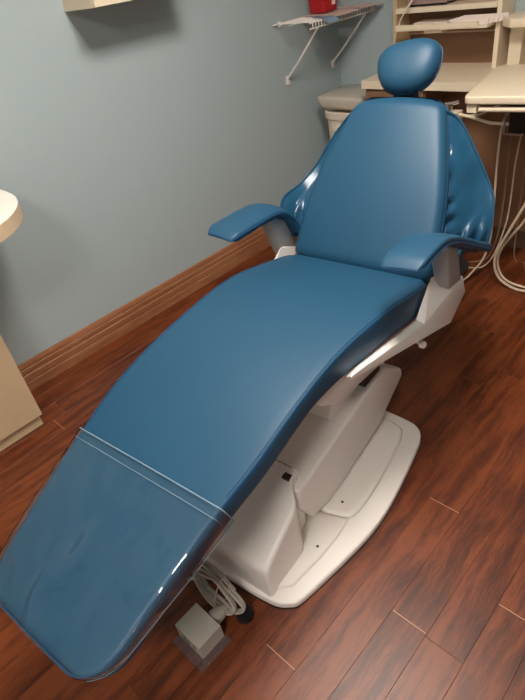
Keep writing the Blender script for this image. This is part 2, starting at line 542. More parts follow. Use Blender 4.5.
# --- clear vinyl foot cover with hems
FV = 0.425
def cover_pt(v, a, extra=0.0):
    """a in [-1,1] runs across the top and down both sides"""
    p, n = seat_frame_at(v)
    hw = seat_hw(v) + 0.006
    drop = interp([(0.046, 0.016), (0.12, 0.026), (0.30, 0.060), (0.425, 0.066)], v)
    tot = hw + drop
    s = abs(a) * tot
    sg = 1 if a >= 0 else -1
    if s <= hw - 0.012:
        x, b = s, 0.0115 - 0.004 * (s / hw)
    elif s <= hw + 0.012:
        t = (s - hw + 0.012) / 0.024
        x = hw - 0.012 + 0.012 * math.sin(t * math.pi/2) + 0.002
        b = 0.0075 - 0.012 * (1 - math.cos(t * math.pi/2))
    else:
        x, b = hw + 0.002, -0.0045 - (s - hw - 0.012)
    q = p + Vector((sg * x, 0, 0)) + n * (b + extra)
    w = noise.noise(Vector((x*sg*11 + v*6, v*13 - x*sg*4, 3.1)))*0.0085 + noise.noise(Vector((x*sg*40, v*22, 9.7)))*0.0016 + (0.004*abs(noise.noise(Vector((x*30, v*55, 5.5)))) if (sg > 0 and s > hw*0.80) else 0.0)
    edge = min(1.0, abs(v - FV) / 0.04)
    return q + n * max(-0.002, w * edge) + Vector((sg * max(0, w) * 0.8 * edge, 0, 0))
cvs = [0.046, 0.050, 0.056, 0.066, 0.08, 0.10] + [0.12 + 0.0155*i for i in range(20)] + [FV]
As = [-1 + 2*i/70 for i in range(71)]
rows = [[cover_pt(v, a) for a in As] for v in cvs]
foot_cover = grid_shell('foot_cover', rows, 0.0006, 'foil', chair)
foot_cover['label'] = 'clear vinyl protector over the foot end'
tube('hem', [cover_pt(FV, a, 0.0005) for a in As], 0.0015, 'foil_edge', foot_cover, sides=6)
tube('hem', [cover_pt(FV - 0.022, a, 0.0002) for a in As[4:-4]], 0.0008, 'foil_edge', foot_cover, sides=5)
for s in (0, -1):
    tube('hem', [cover_pt(v, -1 if s else 1) for v in cvs[2:]], 0.0012, 'foil_edge', foot_cover, sides=5)

# --- backrest
bd = Vector((0, 0.5876, 0.8092)).normalized()     # up along the back
bn = Vector((0, -bd.z, bd.y))                     # out of the front face
B0 = V(0, 1.405, 0.607)
BL = 0.585
bw = smooth_tab([(0, 0.252), (0.05, 0.261), (0.15, 0.256), (0.25, 0.244), (0.33, 0.228), (0.42, 0.203), (0.50, 0.179), (0.55, 0.164), (0.585, 0.154)])
def back_hw(s):
    w = interp(bw, s)
    r = 0.055; e = BL - s
    if e < r: w -= (r - math.sqrt(max(0, r*r - (r - e)**2))) * 1.0
    r = 0.03
    if s < r: w -= r - math.sqrt(max(0, r*r - (r - s)**2))
    return w
def back_pt(s, off=0.0):
    bow = 0.012 * math.sin(math.pi * min(1, max(0, s / BL)))
    return B0 + bd * s + bn * (bow + off)
ss = [0, 0.002, 0.008, 0.018, 0.03] + [0.05 + 0.025*i for i in range(19)] + [0.515, 0.53, 0.545, 0.556, 0.566, 0.574, 0.580, 0.5835, 0.585]
bm = bmesh.new(); rings = []
for s in ss:
    e = min(s, BL - s)
    drop = 0.032 * max(0, 1 - e / 0.045) ** 2
    rings.append([back_pt(s) + Vector((x, 0, 0)) + bn * (b - drop * (1 if b > -0.036 else -1)) for x, b in rrect(back_hw(s), 0.072, 0.030, 0.024, crown=0.016)])
loft_bm(bm, rings)
back = from_bm('backrest_cushion', bm, 'vinyl', chair, smooth=True)
R = [back_pt(s) + Vector((back_hw(s) - 0.000, 0, 0)) + bn * -0.034 for s in ss[4:]]
Lq = [Vector((-q.x, q.y, q.z)) for q in R]
tube('seam_piping', R + list(reversed(Lq)), 0.0030, 'piping', back, sides=6)
bm = bmesh.new(); rings = []
for s in ss[3:-3]:
    rings.append([back_pt(s) + Vector((x, 0, 0)) + bn * (b - 0.070) for x, b in rrect(back_hw(s) - 0.012, 0.035, 0.006, 0.016)])
loft_bm(bm, rings)
from_bm('back_shell', bm, 'grey', chair, smooth=True)

# --- headrest
HC = V(-0.012, 1.845, 1.151)
hn = Vector((0.02, -0.80, 0.60)).normalized()
hx0 = Vector((1, 0, 0)); hx0 = (hx0 - hn * hx0.dot(hn)).normalized()
hu0 = hn.cross(hx0)
if hu0.z < 0: hu0 = -hu0
ra = math.radians(9)
hx = hx0 * math.cos(ra) + hu0 * math.sin(ra)
hu = -hx0 * math.sin(ra) + hu0 * math.cos(ra)
def head_outline(a):
    c, s = math.cos(a), math.sin(a)
    e = 0.82
    x = math.copysign(abs(c) ** e, c); y = math.copysign(abs(s) ** e, s)
    w = 0.111 - 0.017 * (0.5 - 0.5 * y) ** 1.6
    return x * w, y * (0.078 if y > 0 else 0.094)
bm = bmesh.new(); rings = []
prof = [(0.02, 0.046), (0.35, 0.045), (0.62, 0.040), (0.80, 0.032), (0.92, 0.020), (0.985, 0.006), (1.0, -0.006), (0.985, -0.018), (0.93, -0.030), (0.80, -0.038), (0.4, -0.042), (0.02, -0.042)]
for sc, h in prof:
    r = []
    for k in range(48):
        x, y = head_outline(2*math.pi*k/48)
        dish = 0.010 * (x*sc/0.11)**2 * (1 if h > 0 else 0)
        r.append(HC + hx*x*sc + hu*y*sc + hn*(h + dish))
    rings.append(r)
loft_bm(bm, rings)
head = from_bm('headrest_cushion', bm, 'vinyl', chair, smooth=True)
pth = []
for k in range(48):
    x, y = head_outline(2*math.pi*k/48)
    pth.append(HC + hx*x*1.0 + hu*y*1.0 + hn*(-0.010))
tube('seam_piping', pth, 0.0022, 'piping', head, sides=6, closed=True)
HB = HC - hn*0.03
for dx in (-0.034, 0.034):
    tube('headrest_rod', [back_pt(0.50, -0.085) + Vector((dx, 0, 0)), back_pt(0.60, -0.060) + Vector((dx, 0, 0)), HB + Vector((dx, 0, 0)) - hu*0.05], 0.007, 'dark', chair, sides=10)
bm = bmesh.new()
bm_box(bm, (-0.045, -0.008, -0.012), (0.045, 0.008, 0.012), Matrix.Translation(back_pt(0.61, -0.055)))
from_bm('headrest_bracket', bm, 'black', chair, bevel=0.003)

# --- side wings, arm pads, posts and brackets (right side, then mirrored)
def mir(p, s): return Vector((p.x * s, p.y, p.z))
outers = {
    1: catmull([V(0.150, 1.740, 1.045), V(0.203, 1.760, 1.003), V(0.263, 1.745, 0.920), V(0.310, 1.735, 0.842), V(0.345, 1.710, 0.785), V(0.360, 1.672, 0.715), V(0.358, 1.650, 0.648)], 8),
    -1: catmull([V(0.150, 1.740, 1.045), V(0.215, 1.745, 0.985), V(0.268, 1.716, 0.910), V(0.300, 1.680, 0.850), V(0.325, 1.610, 0.806), V(0.335, 1.500, 0.785), V(0.318, 1.465, 0.715)], 8)}
outer = outers[1]
inner = []
for i in range(len(outer)):
    t = i / (len(outer) - 1)
    s = 0.525 - t * 0.475
    inner.append(back_pt(s, -0.034) + Vector((back_hw(s) - 0.016, 0, 0)))
padcs = {
    1: catmull([V(0.311, 1.103, 0.848), V(0.311, 1.19, 0.851), V(0.311, 1.27, 0.843), V(0.315, 1.35, 0.813), V(0.325, 1.44, 0.766), V(0.340, 1.53, 0.716), V(0.350, 1.620, 0.668)], 6),
    -1: catmull([V(0.308, 1.116, 0.828), V(0.308, 1.20, 0.825), V(0.308, 1.28, 0.822), V(0.310, 1.36, 0.812), V(0.306, 1.42, 0.786), V(0.296, 1.465, 0.738), V(0.286, 1.490, 0.685)], 6)}
for s in (1, -1):
    outer, padc = outers[s], padcs[s]
    # wing sheet
    rows = []
    nc = 34
    for i in range(len(outer)):
        row = []
        t = i / (len(outer) - 1)
        for j in range(nc + 1):
            q = j / nc
            p = inner[i].lerp(outer[i], q)
            bil = math.sin(math.pi * q) * (0.012 + 0.035 * t)
            p = p + Vector((0.0, 0.75, -0.15)) * bil
            near = max(0, 1 - q * 2.6)
            wr = 0.022 * near * math.sin(t * 42 + 1.5 * math.sin(9 * t)) * math.sin(math.pi * min(1, q * 2.6 + 0.12))
            low = max(0, t - 0.72) / 0.28
            wr += low * 0.024 * math.sin(q * 19 + t * 12) * math.sin(math.pi * q)
            wr += 0.026 * noise.noise(Vector((p.x * 20, p.z * 12, 2.0 + s))) * math.sin(math.pi * q)
            p = p + Vector((0.15, -0.9, 0.2)) * wr
            row.append(mir(p, s))
        rows.append(row)
    wing = grid_shell('side_wing', rows, 0.010, 'vinyl_soft', chair, side=s)
    tube('seam_piping', [mir(p, s) for p in outer], 0.0042, 'vinyl_soft', wing, sides=8)
    # zip seam and the pocket stitch line low on the wing
    tube('seam_piping', [r[5] + Vector((0.0, -0.002, 0.001)) for r in rows[4:]], 0.0018, 'piping', wing, sides=6)
    k = int(len(rows) * 0.80)
    tube('stitching', [rows[k][j] + Vector((0, -0.004, 0.002)) for j in range(6, 18)], 0.0011, 'piping', wing, sides=5)
    tube('stitching', [rows[k + i][17 - i // 2] + Vector((0, -0.004, 0.002)) for i in range(0, len(rows) - k - 1)], 0.0011, 'piping', wing, sides=5)
    # arm pad
    bm = bmesh.new(); rings = []
    n = len(padc)
    for i, p in enumerate(padc):
        t = (padc[min(i+1, n-1)] - padc[max(i-1, 0)]).normalized()
        side = Vector((1, 0, 0)); side = (side - t * side.dot(t)).normalized()
        nn = side.cross(t)
        d = i / (n - 1)
        hw = 0.059 - 0.022 * max(0, d - 0.45) / 0.55
        if i < 2: hw -= (0.012, 0.003)[i]
        thk = 0.030 * (1 - 0.2 * d)
        sh = 0.0
        if i < 2:
            f = (0.14, 0.72)[i]; sh = thk * (1 - f) * 0.55; thk *= f
        roll = -0.10
        rings.append([mir(p + (side * math.cos(roll) - nn * math.sin(roll)) * x + nn * (b - sh), s) for x, b in rrect(hw, thk, 0.008, 0.012, crown=0.001 + 0.006 * min(1, i / 6), nt=8)])
    loft_bm(bm, rings)
    pad = from_bm('arm_pad', bm, 'vinyl', chair, smooth=True)
    pp = []
    for sgn in (1, -1):
        q = []
        for i, r in enumerate(rings):
            xs = sorted(r, key=lambda w: w.x * s * sgn)
            q.append(xs[-1] + Vector((0, 0, -0.002)))
        pp.append(q)
    tube('seam_piping', list(reversed(pp[0])) + pp[1], 0.0028, 'piping', pad, sides=6)
    # grey post
    bm = bmesh.new()
    base = [V(0.288, 1.402, 0.615), V(0.335, 1.402, 0.615), V(0.332, 1.515, 0.585), V(0.288, 1.515, 0.585)]
    top = [V(0.285, 1.345, 0.790), V(0.343, 1.345, 0.790), V(0.343, 1.435, 0.742), V(0.285, 1.435, 0.742)]
    a = [bm.verts.new(mir(p, s)) for p in base]; b = [bm.verts.new(mir(p, s)) for p in top]
    bm.faces.new(a); bm.faces.new(b)
    for i in range(4): bm.faces.new((a[i], a[(i+1) % 4], b[(i+1) % 4], b[i]))
    bmesh.ops.recalc_face_normals(bm, faces=bm.faces)
    from_bm('arm_post', bm, 'grey', chair, bevel=0.008, segs=3, smooth=True)
    # faceted white bracket
    T1, T2, T3 = V(0.282, 1.385, 0.655), V(0.314, 1.447, 0.621), V(0.334, 1.521, 0.601)
    J1, J2 = V(0.280, 1.285, 0.559), V(0.312, 1.282, 0.555)
    A_, B_ = V(0.339, 1.545, 0.530), V(0.330, 1.458, 0.456)
    P1, P2, P3 = V(0.266, 0.955, 0.612), V(0.288, 0.886, 0.636), V(0.288, 0.894, 0.616)
    T0 = V(0.284, 1.54, 0.585); A0 = V(0.284, 1.56, 0.52); B1 = V(0.284, 1.47, 0.45)
    J0 = V(0.278, 1.27, 0.50); P0 = V(0.262, 0.90, 0.612)
    bm = bmesh.new()
    for pts in ((T1, T2, T3, A_, B_, J1, J2, T0, A0, B1), (J1, J2, P1, P2, P3, B_, J0, P0, B1)):
        g = [bm.verts.new(mir(p, s)) for p in pts]
        r = bmesh.ops.convex_hull(bm, input=g)
        bmesh.ops.delete(bm, geom=list({x for x in r['geom_interior'] + r['geom_unused'] if isinstance(x, bmesh.types.BMVert)}), context='VERTS')
    bmesh.ops.recalc_face_normals(bm, faces=bm.faces)
    from_bm('arm_bracket', bm, 'white', chair, bevel=0.003, segs=2, smooth=True, angle=12)
    lathe('bracket_knob', [(0.004, -0.004), (0.011, -0.002), (0.013, 0.003), (0.012, 0.014), (0.008, 0.018), (0.003, 0.019)], 'white', chair, seg=16,
          mtx=Matrix.Translation(mir(V(0.275, 1.345, 0.426), s)) @ Matrix.Rotation(math.radians(90) * s, 4, 'Y'))
    tube('knob_stem', [mir(V(0.275, 1.345, 0.426), s), mir(V(0.225, 1.345, 0.45), s)], 0.006, 'white', chair)

# --- seat frame, lift arm, base
def side_prism(name, pts, hw, m, bevel, parent=chair, x0=None):
    return prism(name, [(a - V0, b) for a, b in pts], 'x', -hw if x0 is None else x0, hw, m, parent, bevel=bevel, segs=3)
side_prism('seat_frame', [(0.80, 0.598), (0.82, 0.560), (0.90, 0.505), (1.30, 0.440), (1.40, 0.450), (1.42, 0.490), (1.30, 0.530), (1.10, 0.575), (0.95, 0.590)], 0.235, 'white', 0.008)
side_prism('seat_support', [(1.00, 0.30), (1.36, 0.26), (1.405, 0.32), (1.38, 0.48), (1.02, 0.53)], 0.135, 'white', 0.012)
box('control_panel', (0.130, 1.15 - V0, 0.35), (0.1765, 1.25 - V0, 0.445), 'black', chair, bevel=0.004)
side_prism('lift_arm', [(0.735, 0.20), (0.75, 0.262), (1.285, 0.334), (1.42, 0.235), (1.425, 0.20), (1.245, 0.105), (0.90, 0.055), (0.80, 0.08)], 0.180, 'white', 0.012)
bm = bmesh.new(); rings = []
for v, w, dz in ((0.537, 0.188, -0.022), (0.539, 0.1945, -0.010), (0.545, 0.1985, -0.003), (0.56, 0.1985, 0), (0.62, 0.1985, 0), (0.69, 0.1985, 0), (0.705, 0.196, 0), (0.722, 0.186, 0), (0.735, 0.172, 0), (0.75, 0.158, 0), (0.765, 0.152, 0), (0.785, 0.150, 0), (0.792, 0.150, -0.004), (0.796, 0.148, -0.012)):
    zt = 0.160 + (v - 0.537) * 0.5576 + dz
    rings.append([V(x, v, zt + b) for x, b in rrect(w, zt - 0.025, 0.016, 0.002, crown=0.0, nt=8)])
loft_bm(bm, rings)
hood = from_bm('housing', bm, 'white', chair, smooth=True)
box('slot', (0.118, 0.752 - V0, 0.274), (0.142, 0.772 - V0, 0.2905), 'black', hood, mtx=None)
tube('cover_seam', [V(0.02, 0.790, 0.2985), V(0.10, 0.789, 0.2985), V(0.128, 0.788, 0.298), V(0.146, 0.784, 0.290), V(0.151, 0.775, 0.270)], 0.0012, 'dark', hood, sides=5)
# base plate outline, mirrored about x = 0
half = [(0.0, 0.522), (0.12, 0.523), (0.175, 0.527), (0.215, 0.533), (0.246, 0.550), (0.270, 0.578), (0.298, 0.687), (0.325, 0.820), (0.336, 0.90), (0.338, 1.0), (0.328, 1.136), (0.310, 1.283), (0.302, 1.320), (0.288, 1.348), (0.262, 1.369), (0.225, 1.380), (0.115, 1.391), (0.0, 1.394)]
def outline(sc=0.0):
    r = []
    c = Vector((0, 0.95))
    for x, v in half:
        p = Vector((x, v))
        d = Vector((x, v)) - c
        q = p - d.normalized() * sc
        r.append((max(0, q.x) if x > 0 else 0.0, q.y))
    sm = catmull([(a, b, 0) for a, b in r], 4)
    rr = [(p.x, p.y - V0) for p in sm]
    return rr + [(-a, b) for a, b in reversed(rr[1:-1])]
prism('base_plate', outline(), 'z', 0.0, 0.030, 'plate', chair, bevel=0.008, segs=3, angle=50)
prism('plate_gasket', outline(-0.0008), 'z', 0.0, 0.004, 'black', chair)
rc = [(0.19, 0.86), (0.258, 0.885), (0.272, 0.95), (0.272, 1.05), (0.262, 1.18), (0.245, 1.285), (0.20, 1.325), (0.0, 1.345)]
sm = [(p.x, p.y - V0) for p in catmull([(a, b, 0) for a, b in rc], 5)]
prism('rear_cover', sm + [(-a, b) for a, b in reversed(sm[:-1])], 'z', 0.028, 0.052, 'plate', chair, bevel=0.012, segs=3, angle=50)
fc = [(0.0, 0.56), (0.19, 0.56), (0.232, 0.60), (0.252, 0.72), (0.258, 0.80), (0.256, 0.878), (0.185, 0.853), (0.0, 0.853)]
prism('front_cover', [(a, b - V0) for a, b in fc] + [(-a, b - V0) for a, b in reversed(fc[1:-1])], 'z', 0.028, 0.043, 'plate', chair, bevel=0.010, segs=3, angle=50)
for (x, v, z) in ((0.212, 0.915, 0.052), (0.226, 0.74, 0.043), (-0.212, 0.915, 0.052)):
    lathe('screw', [(0.0045, -0.002), (0.0045, 0.0008), (0.003, 0.0012)], 'dark', chair, loc=V(x, v, z), seg=12)

# ------------------------------------------------------------------ floor socket, plug, cord
sock = tag(empty('floor_socket', (-0.777, 0.272, 0)), 'stainless steel electrical outlet box standing on the floor', 'outlet')
box('housing', (-0.051, -0.040, 0.004), (0.051, 0.040, 0.062), 'steel', sock, bevel=0.004)
box('mounting_plate', (-0.055, -0.066, 0.0005), (0.075, 0.046, 0.004), 'acrylic', sock, bevel=0.001)
bm = bmesh.new(); bm_box(bm, (-0.028, 0.0398, 0.012), (0.034, 0.0425, 0.052))
from_bm('outlet_face', bm, 'dark', sock, bevel=0.002)
for x in (-0.018, 0.0, 0.022):
    box('outlet_slot', (x - 0.005, -0.0410, 0.022), (x + 0.005, -0.0398, 0.040), 'black', sock)

cord = tag(empty('power_cord', (-0.75, 0.40, 0)), 'coiled grey power cord plugged into the floor outlet box', 'cord')
O = Vector((-0.75, 0.40, 0))
def W(x, y, z): return Vector((x, y, z)) - O
tube('plug', [W(-0.772, 0.3155, 0.033), W(-0.770, 0.325, 0.033), W(-0.768, 0.343, 0.034), W(-0.764, 0.360, 0.036), W(-0.760, 0.374, 0.038)], 0.02, 'cable', cord, sides=12, radii=[0.021, 0.022, 0.020, 0.014, 0.007])
pts = [W(-0.761, 0.370, 0.038), W(-0.752, 0.385, 0.060), W(-0.765, 0.395, 0.115)]
rr = random.Random(3)
def LW(u, v, z):      # chair-aligned floor coordinates to the cord's frame
    return W(u*math.cos(TH) - v*math.sin(TH), u*math.sin(TH) + v*math.cos(TH), z)
for lp in range(5):
    for q in range(10):
        a = 2*math.pi*q/10 + 0.9
        ra_, rb_ = 0.098 + rr.uniform(-0.012, 0.010) - 0.007*lp, 0.046 + rr.uniform(-0.008, 0.008)
        pu = -0.765 + ra_*math.cos(a)
        w_ = rb_*math.sin(a) - 0.25*ra_*math.cos(a)
        pts.append(LW(pu, 0.470 - 0.007*lp + 0.34*w_ + rr.uniform(-0.002, 0.002), max(0.006, 0.070 + 0.90*w_)))
pts += [LW(-0.86, 0.46, 0.03), LW(-0.93, 0.42, 0.008), LW(-1.02, 0.44, 0.006)]
tube('cable', catmull(pts, 5), 0.0046, 'cable', cord, sides=8)
tie = [LW(-0.745, 0.458 + 0.032*math.cos(a) + 0.018*math.sin(a), 0.066 + 0.052*math.sin(a)) for a in [2*math.pi*i/14 for i in range(14)]]
tube('cable_tie', tie, 0.0022, 'cable', cord, sides=6, closed=True)
cap = tag(lathe('rubber_knob', [(0.026, 0.0), (0.027, 0.010), (0.024, 0.018), (0.012, 0.020), (0.002, 0.020)], 'black', loc=(-0.722, 0.392, 0)), 'round black rubber knob on the floor beside the power plug', 'knob')

# ------------------------------------------------------------------ counter and cabinet by the left wall
cab = tag(empty('base_cabinet', (-2.155, -0.2, 0)), 'tan base cabinet against the grey wall under the rounded counter', 'cabinet')
def C_(x, y, z): return (x + 2.155, y + 0.2, z)
box('body', C_(WX + 0.019, -1.2, 0.060), C_(-2.002, 0.440, 0.896), 'tan', cab, bevel=0.002)
box('plinth', C_(WX + 0.019, -1.2, 0.0), C_(-2.022, 0.430, 0.060), 'tan', cab, bevel=0.002)
co = tag(empty('counter', (-2.0, -0.2, 0.90)), 'white rounded-end countertop with tan edge beside the wall', 'countertop')
pl = [(WX, -1.2), (-1.70, -1.2), (-1.70, 0.35)]
for i in range(1, 13):
    a = math.radians(90 * i / 12)
    pl.append((-2.06 + 0.36*math.cos(a), 0.36 + 0.345*math.sin(a)))
pl += [(WX, 0.708)]
pl = [(a + 2.0, b + 0.2) for a, b in pl]
prism('edge_band', pl, 'z', -0.0035, 0.042, 'counter_edge', co, smooth=False)
prism('top_laminate', pl, 'z', 0.042, 0.0445, 'counter', co, smooth=False)
tag(tube('wire_clip', [(-2.035, 0.625, 0.9468), (-2.020, 0.640, 0.9468), (-1.995, 0.642, 0.9468)], 0.0022, 'black'), 'small dark wire lying on the white rounded countertop', 'clip')

# upper cabinet
uc = tag(empty('wall_cabinet', (WX, 1.52, 1.438)), 'cream wall cabinet hung high on the grey wall', 'cabinet')
box('body', (0.0, -0.229, 0.0), (0.208, 0.229, 0.74), 'cream', uc, bevel=0.0015)
for a, b in ((-0.228, -0.001), (0.001, 0.228)):
    d = box('door', (0.209, a, 0.001), (0.227, b, 0.738), 'cream', uc, bevel=0.002)
    hy = -0.025 if a < -0.1 else 0.025
    tube('handle', [(0.227, hy, 0.16), (0.247, hy, 0.165), (0.247, hy, 0.255), (0.227, hy, 0.26)], 0.004, 'chrome', d)

# ------------------------------------------------------------------ wire shelf in the corner with its load
SH_Z, SX0, SX1, SY0, SY1 = 1.196, WX, -2.040, 2.505, 3.08
shelf = tag(empty('wire_shelf', (WX, 2.79, SH_Z)), 'white wire shelf on diagonal braces in the room corner', 'shelf')
def S_(x, y, z): return Vector((x - WX, y - 2.79, z - SH_Z))
for x, z, r in ((SX0 + 0.008, SH_Z, 0.0035), (-2.18, SH_Z - 0.004, 0.003), (SX1, SH_Z, 0.0035), (SX1, SH_Z - 0.026, 0.0035)):
    tube('rail', [S_(x, SY0 - 0.02, z), S_(x, SY1, z)], r, 'white', shelf)
proto = None
ny = 24
for i in range(ny):
    y = SY0 + (SY1 - SY0) * i / (ny - 1)
    if proto is None:
        proto = tube('wire', [Vector((0.004, 0, 0.003)), Vector((SX1 - WX, 0, 0.003)), Vector((SX1 - WX + 0.003, 0, -0.001)), Vector((SX1 - WX + 0.003, 0, -0.027))], 0.0022, 'white', shelf, sides=6)
        proto.location = (0, y - 2.79, 0)
    else:
        o = proto.copy(); COL.objects.link(o); o.parent = shelf; o.location = (0, y - 2.79, 0)
for y in (2.566, 3.003):
    br = tube('brace', [S_(-2.052, y, 1.166), S_(-2.20, y, 1.012), S_(WX + 0.009, y, 0.918)], 0.006, 'white', shelf, sides=8)
    box('brace_foot', S_(WX, y - 0.010, 0.885), S_(WX + 0.012, y + 0.010, 0.930), 'white', br, bevel=0.003)
for y in (2.545, 2.96):
    box('wall_clip', S_(WX, y - 0.008, SH_Z - 0.014), S_(WX + 0.016, y + 0.008, SH_Z + 0.012), 'white', shelf, bevel=0.002)
box('wall_clip', S_(-2.062, SY1 - 0.012, SH_Z - 0.034), S_(-2.040, WY, SH_Z + 0.008), 'white', shelf, bevel=0.002)

def sheet(name, corners, m, label, cat, curl=0.0, thick=0.0012, group=None):
    a, b, c, d = [Vector(p) for p in corners]
    rows = []
    for i in range(9):
        t = i / 8
        row = []
        for j in range(9):
            q = j / 8
            p = a.lerp(b, q).lerp(d.lerp(c, q), t)
            p.z += curl * (max(0, q - 0.55) / 0.45) ** 2 + 0.0015 * math.sin(5*t + 3*q)
            row.append(p)
        rows.append(row)
    return tag(grid_shell(name, rows, thick, m), label, cat, group)
SZ = SH_Z + 0.0085
sheet('magazine', [(-2.27, 2.70, SZ), (-1.990, 2.655, SZ), (-1.985, 2.86, SZ), (-2.27, 2.90, SZ)], 'pink_paper', 'pinkish printed sheet lying on the wire shelf under the red container', 'paper', curl=-0.004)
sheet('leaflet', [(-2.13, 2.615, SZ), (-1.985, 2.565, SZ), (-1.965, 2.645, SZ), (-2.12, 2.675, SZ)], 'blue_paper', 'blue printed leaflet overhanging the front of the wire shelf', 'paper', curl=-0.022)
sheet('folder', [(-2.24, 2.92, SZ), (-1.985, 2.885, SZ), (-1.965, 3.06, SZ), (-2.25, 3.07, SZ)], 'pink_paper', 'pale pink folder lying at the back end of the wire shelf', 'paper')
red = tag(empty('sharps_container', (-2.185, 2.79, SZ + 0.007)), 'red plastic sharps container standing on the wire shelf', 'container')
bm = bmesh.new()
lo = [(-0.052, -0.058), (0.052, -0.058), (0.052, 0.058), (-0.052, 0.058)]
a = [bm.verts.new((x, y, 0)) for x, y in lo]; b = [bm.verts.new((x*1.16, y*1.16, 0.17)) for x, y in lo]
bm.faces.new(a); bm.faces.new(b)
for i in range(4): bm.faces.new((a[i], a[(i+1) % 4], b[(i+1) % 4], b[i]))
bmesh.ops.recalc_face_normals(bm, faces=bm.faces)
from_bm('body', bm, 'red', red, bevel=0.008, segs=3, smooth=True)
box('lid', (-0.062, -0.069, 0.168), (0.062, 0.069, 0.19), 'red', red, bevel=0.005)
box('sticker', (0.0545, 0.008, 0.030), (0.0590, 0.034, 0.052), 'paper', red)

# ------------------------------------------------------------------ waste bin with a clear bagged box on top
bn_ = tag(empty('waste_bin', (-2.045, 2.86, 0)), 'tall white plastic bin in the corner beside the work counter', 'bin')
bm = bmesh.new(); rings = []
for z, s in ((0.0, 0.78), (0.02, 0.80), (0.60, 0.97), (0.66, 0.98), (0.662, 1.05), (0.70, 1.07), (0.705, 1.0), (0.66, 0.93)):
    r = []
    for k in range(32):
        a_ = 2*math.pi*k/32
        e = 0.55
        x = math.copysign(abs(math.cos(a_))**e, math.cos(a_)); y = math.copysign(abs(math.sin(a_))**e, math.sin(a_))
        r.append(Vector((x*0.145*s, y*0.150*s, z)))
    rings.append(r)
loft_bm(bm, rings)
from_bm('body', bm, 'bin', bn_, smooth=True)
box('handle', (-0.045, -0.166, 0.60), (0.045, -0.146, 0.625), 'bin', bn_, bevel=0.005)
tb = tag(empty('storage_tub', (-2.045, 2.865, 0.712)), 'clear plastic tub of supplies lying on the white bin', 'tub')
bm = bmesh.new()
lo = [(-0.145, -0.15), (0.145, -0.15), (0.15, 0.17), (-0.16, 0.17)]
a = [bm.verts.new((x, y, 0)) for x, y in lo]; b = [bm.verts.new((x*1.12 + (0.0 if x > 0 else -0.02), y*1.06, 0.075)) for x, y in lo]
bm.faces.new(a); bm.faces.new(b)
for i in range(4): bm.faces.new((a[i], a[(i+1) % 4], b[(i+1) % 4], b[i]))
bmesh.ops.recalc_face_normals(bm, faces=bm.faces)
from_bm('shell', bm, 'bag', tb, bevel=0.02, segs=3, smooth=True)
box('contents', (-0.08, -0.10, 0.008), (0.02, 0.03, 0.035), 'paper', tb, bevel=0.005)
box('contents', (-0.01, -0.03, 0.010), (0.11, 0.12, 0.045), 'blue_paper', tb, bevel=0.005)
box('contents', (-0.06, -0.135, 0.008), (0.09, -0.105, 0.028), 'counter_edge', tb, bevel=0.005)

# ------------------------------------------------------------------ back work counter, hutch
desk = tag(empty('work_counter', (-0.8, 2.86, 0)), 'long cream work counter along the back wall with brown panels', 'counter')
def D_(x, y, z): return (x + 0.8, y - 2.86, z)
box('worktop', D_(-1.840, 2.640, 0.855), D_(0.40, WY - 0.001, 0.895), 'cream', desk, bevel=0.004)
box('side_cabinet', D_(-1.828, 2.665, 0.0), D_(-1.47, WY - 0.02, 0.855), 'brown', desk, bevel=0.002)
box('drawer_front', D_(-1.822, 2.652, 0.62), D_(-1.476, 2.665, 0.842), 'brown', desk, bevel=0.002)
box('cabinet_door', D_(-1.822, 2.652, 0.10), D_(-1.476, 2.665, 0.612), 'brown', desk, bevel=0.002)
box('modesty_panel', D_(-1.47, 2.850, 0.105), D_(0.38, 2.870, 0.855), 'brown', desk, bevel=0.001)
box('kick_board', D_(-1.47, 2.856, 0.0), D_(0.38, 2.868, 0.103), 'brown_dark', desk, bevel=0.002)
spl = box('backsplash', D_(-1.80, WY - 0.016, 0.895), D_(0.38, WY - 0.001, 1.040), 'brown', desk, bevel=0.001)
box('trim_strip', D_(-1.80, WY - 0.020, 1.040), D_(0.38, WY - 0.001, 1.047), 'counter_edge', desk)

hut = tag(empty('hutch', (-1.5, 3.0, 0.897)), 'cream open shelf unit standing on the work counter', 'shelf unit')
def H_(x, y, z): return (x + 1.5, y - 3.0, z - 0.897)
for x in (-1.822, -1.255):
    box('side_panel', H_(x, 2.925, 0.897), H_(x + 0.022, WY - 0.021, 1.50), 'tan' if x < -1.5 else 'cream', hut, bevel=0.002)
box('back_panel', H_(-1.800, WY - 0.030, 1.05), H_(-1.255, WY - 0.022, 1.50), 'brown', hut)
box('shelf_board', H_(-1.800, 2.915, 1.160), H_(-1.255, WY - 0.03, 1.184), 'cream', hut, bevel=0.002)
box('top_board', H_(-1.822, 2.915, 1.50), H_(-1.233, WY - 0.021, 1.524), 'cream', hut, bevel=0.002)
tr = box('pull_out_tray', H_(-1.757, 2.845, 1.088), H_(-1.262, WY - 0.03, 1.098), 'cream', hut, bevel=0.002)
box('tray_lip', H_(-1.757, 2.842, 1.092), H_(-1.31, 2.856, 1.116), 'cream', tr, bevel=0.002)
box('tray_bracket', H_(-1.60, 2.86, 1.074), H_(-1.50, 2.92, 1.088), 'cream', tr, bevel=0.003)
for i in range(5):
    y = 2.866 + i*0.012
    a0 = -1.47 + i*0.012
    pcs = tag(box('record_card', (a0, 0, 0), (a0 + 0.20 + 0.006*i, 0.0035, 0.030), 'paper', mtx=Matrix.Translation((0, y, 1.0985 + 0.002*i)) @ Matrix.Rotation(math.radians(-22), 4, 'X')),
              'upright white card filed on the pull-out tray of the shelf unit', 'card', 'cards filed on the pull-out tray')
tag(box('paper_tray', (-1.70, 2.93, 1.0995), (-1.51, 3.04, 1.112), 'paper', bevel=0.002), 'flat stack of white forms on the pull-out tray', 'papers')
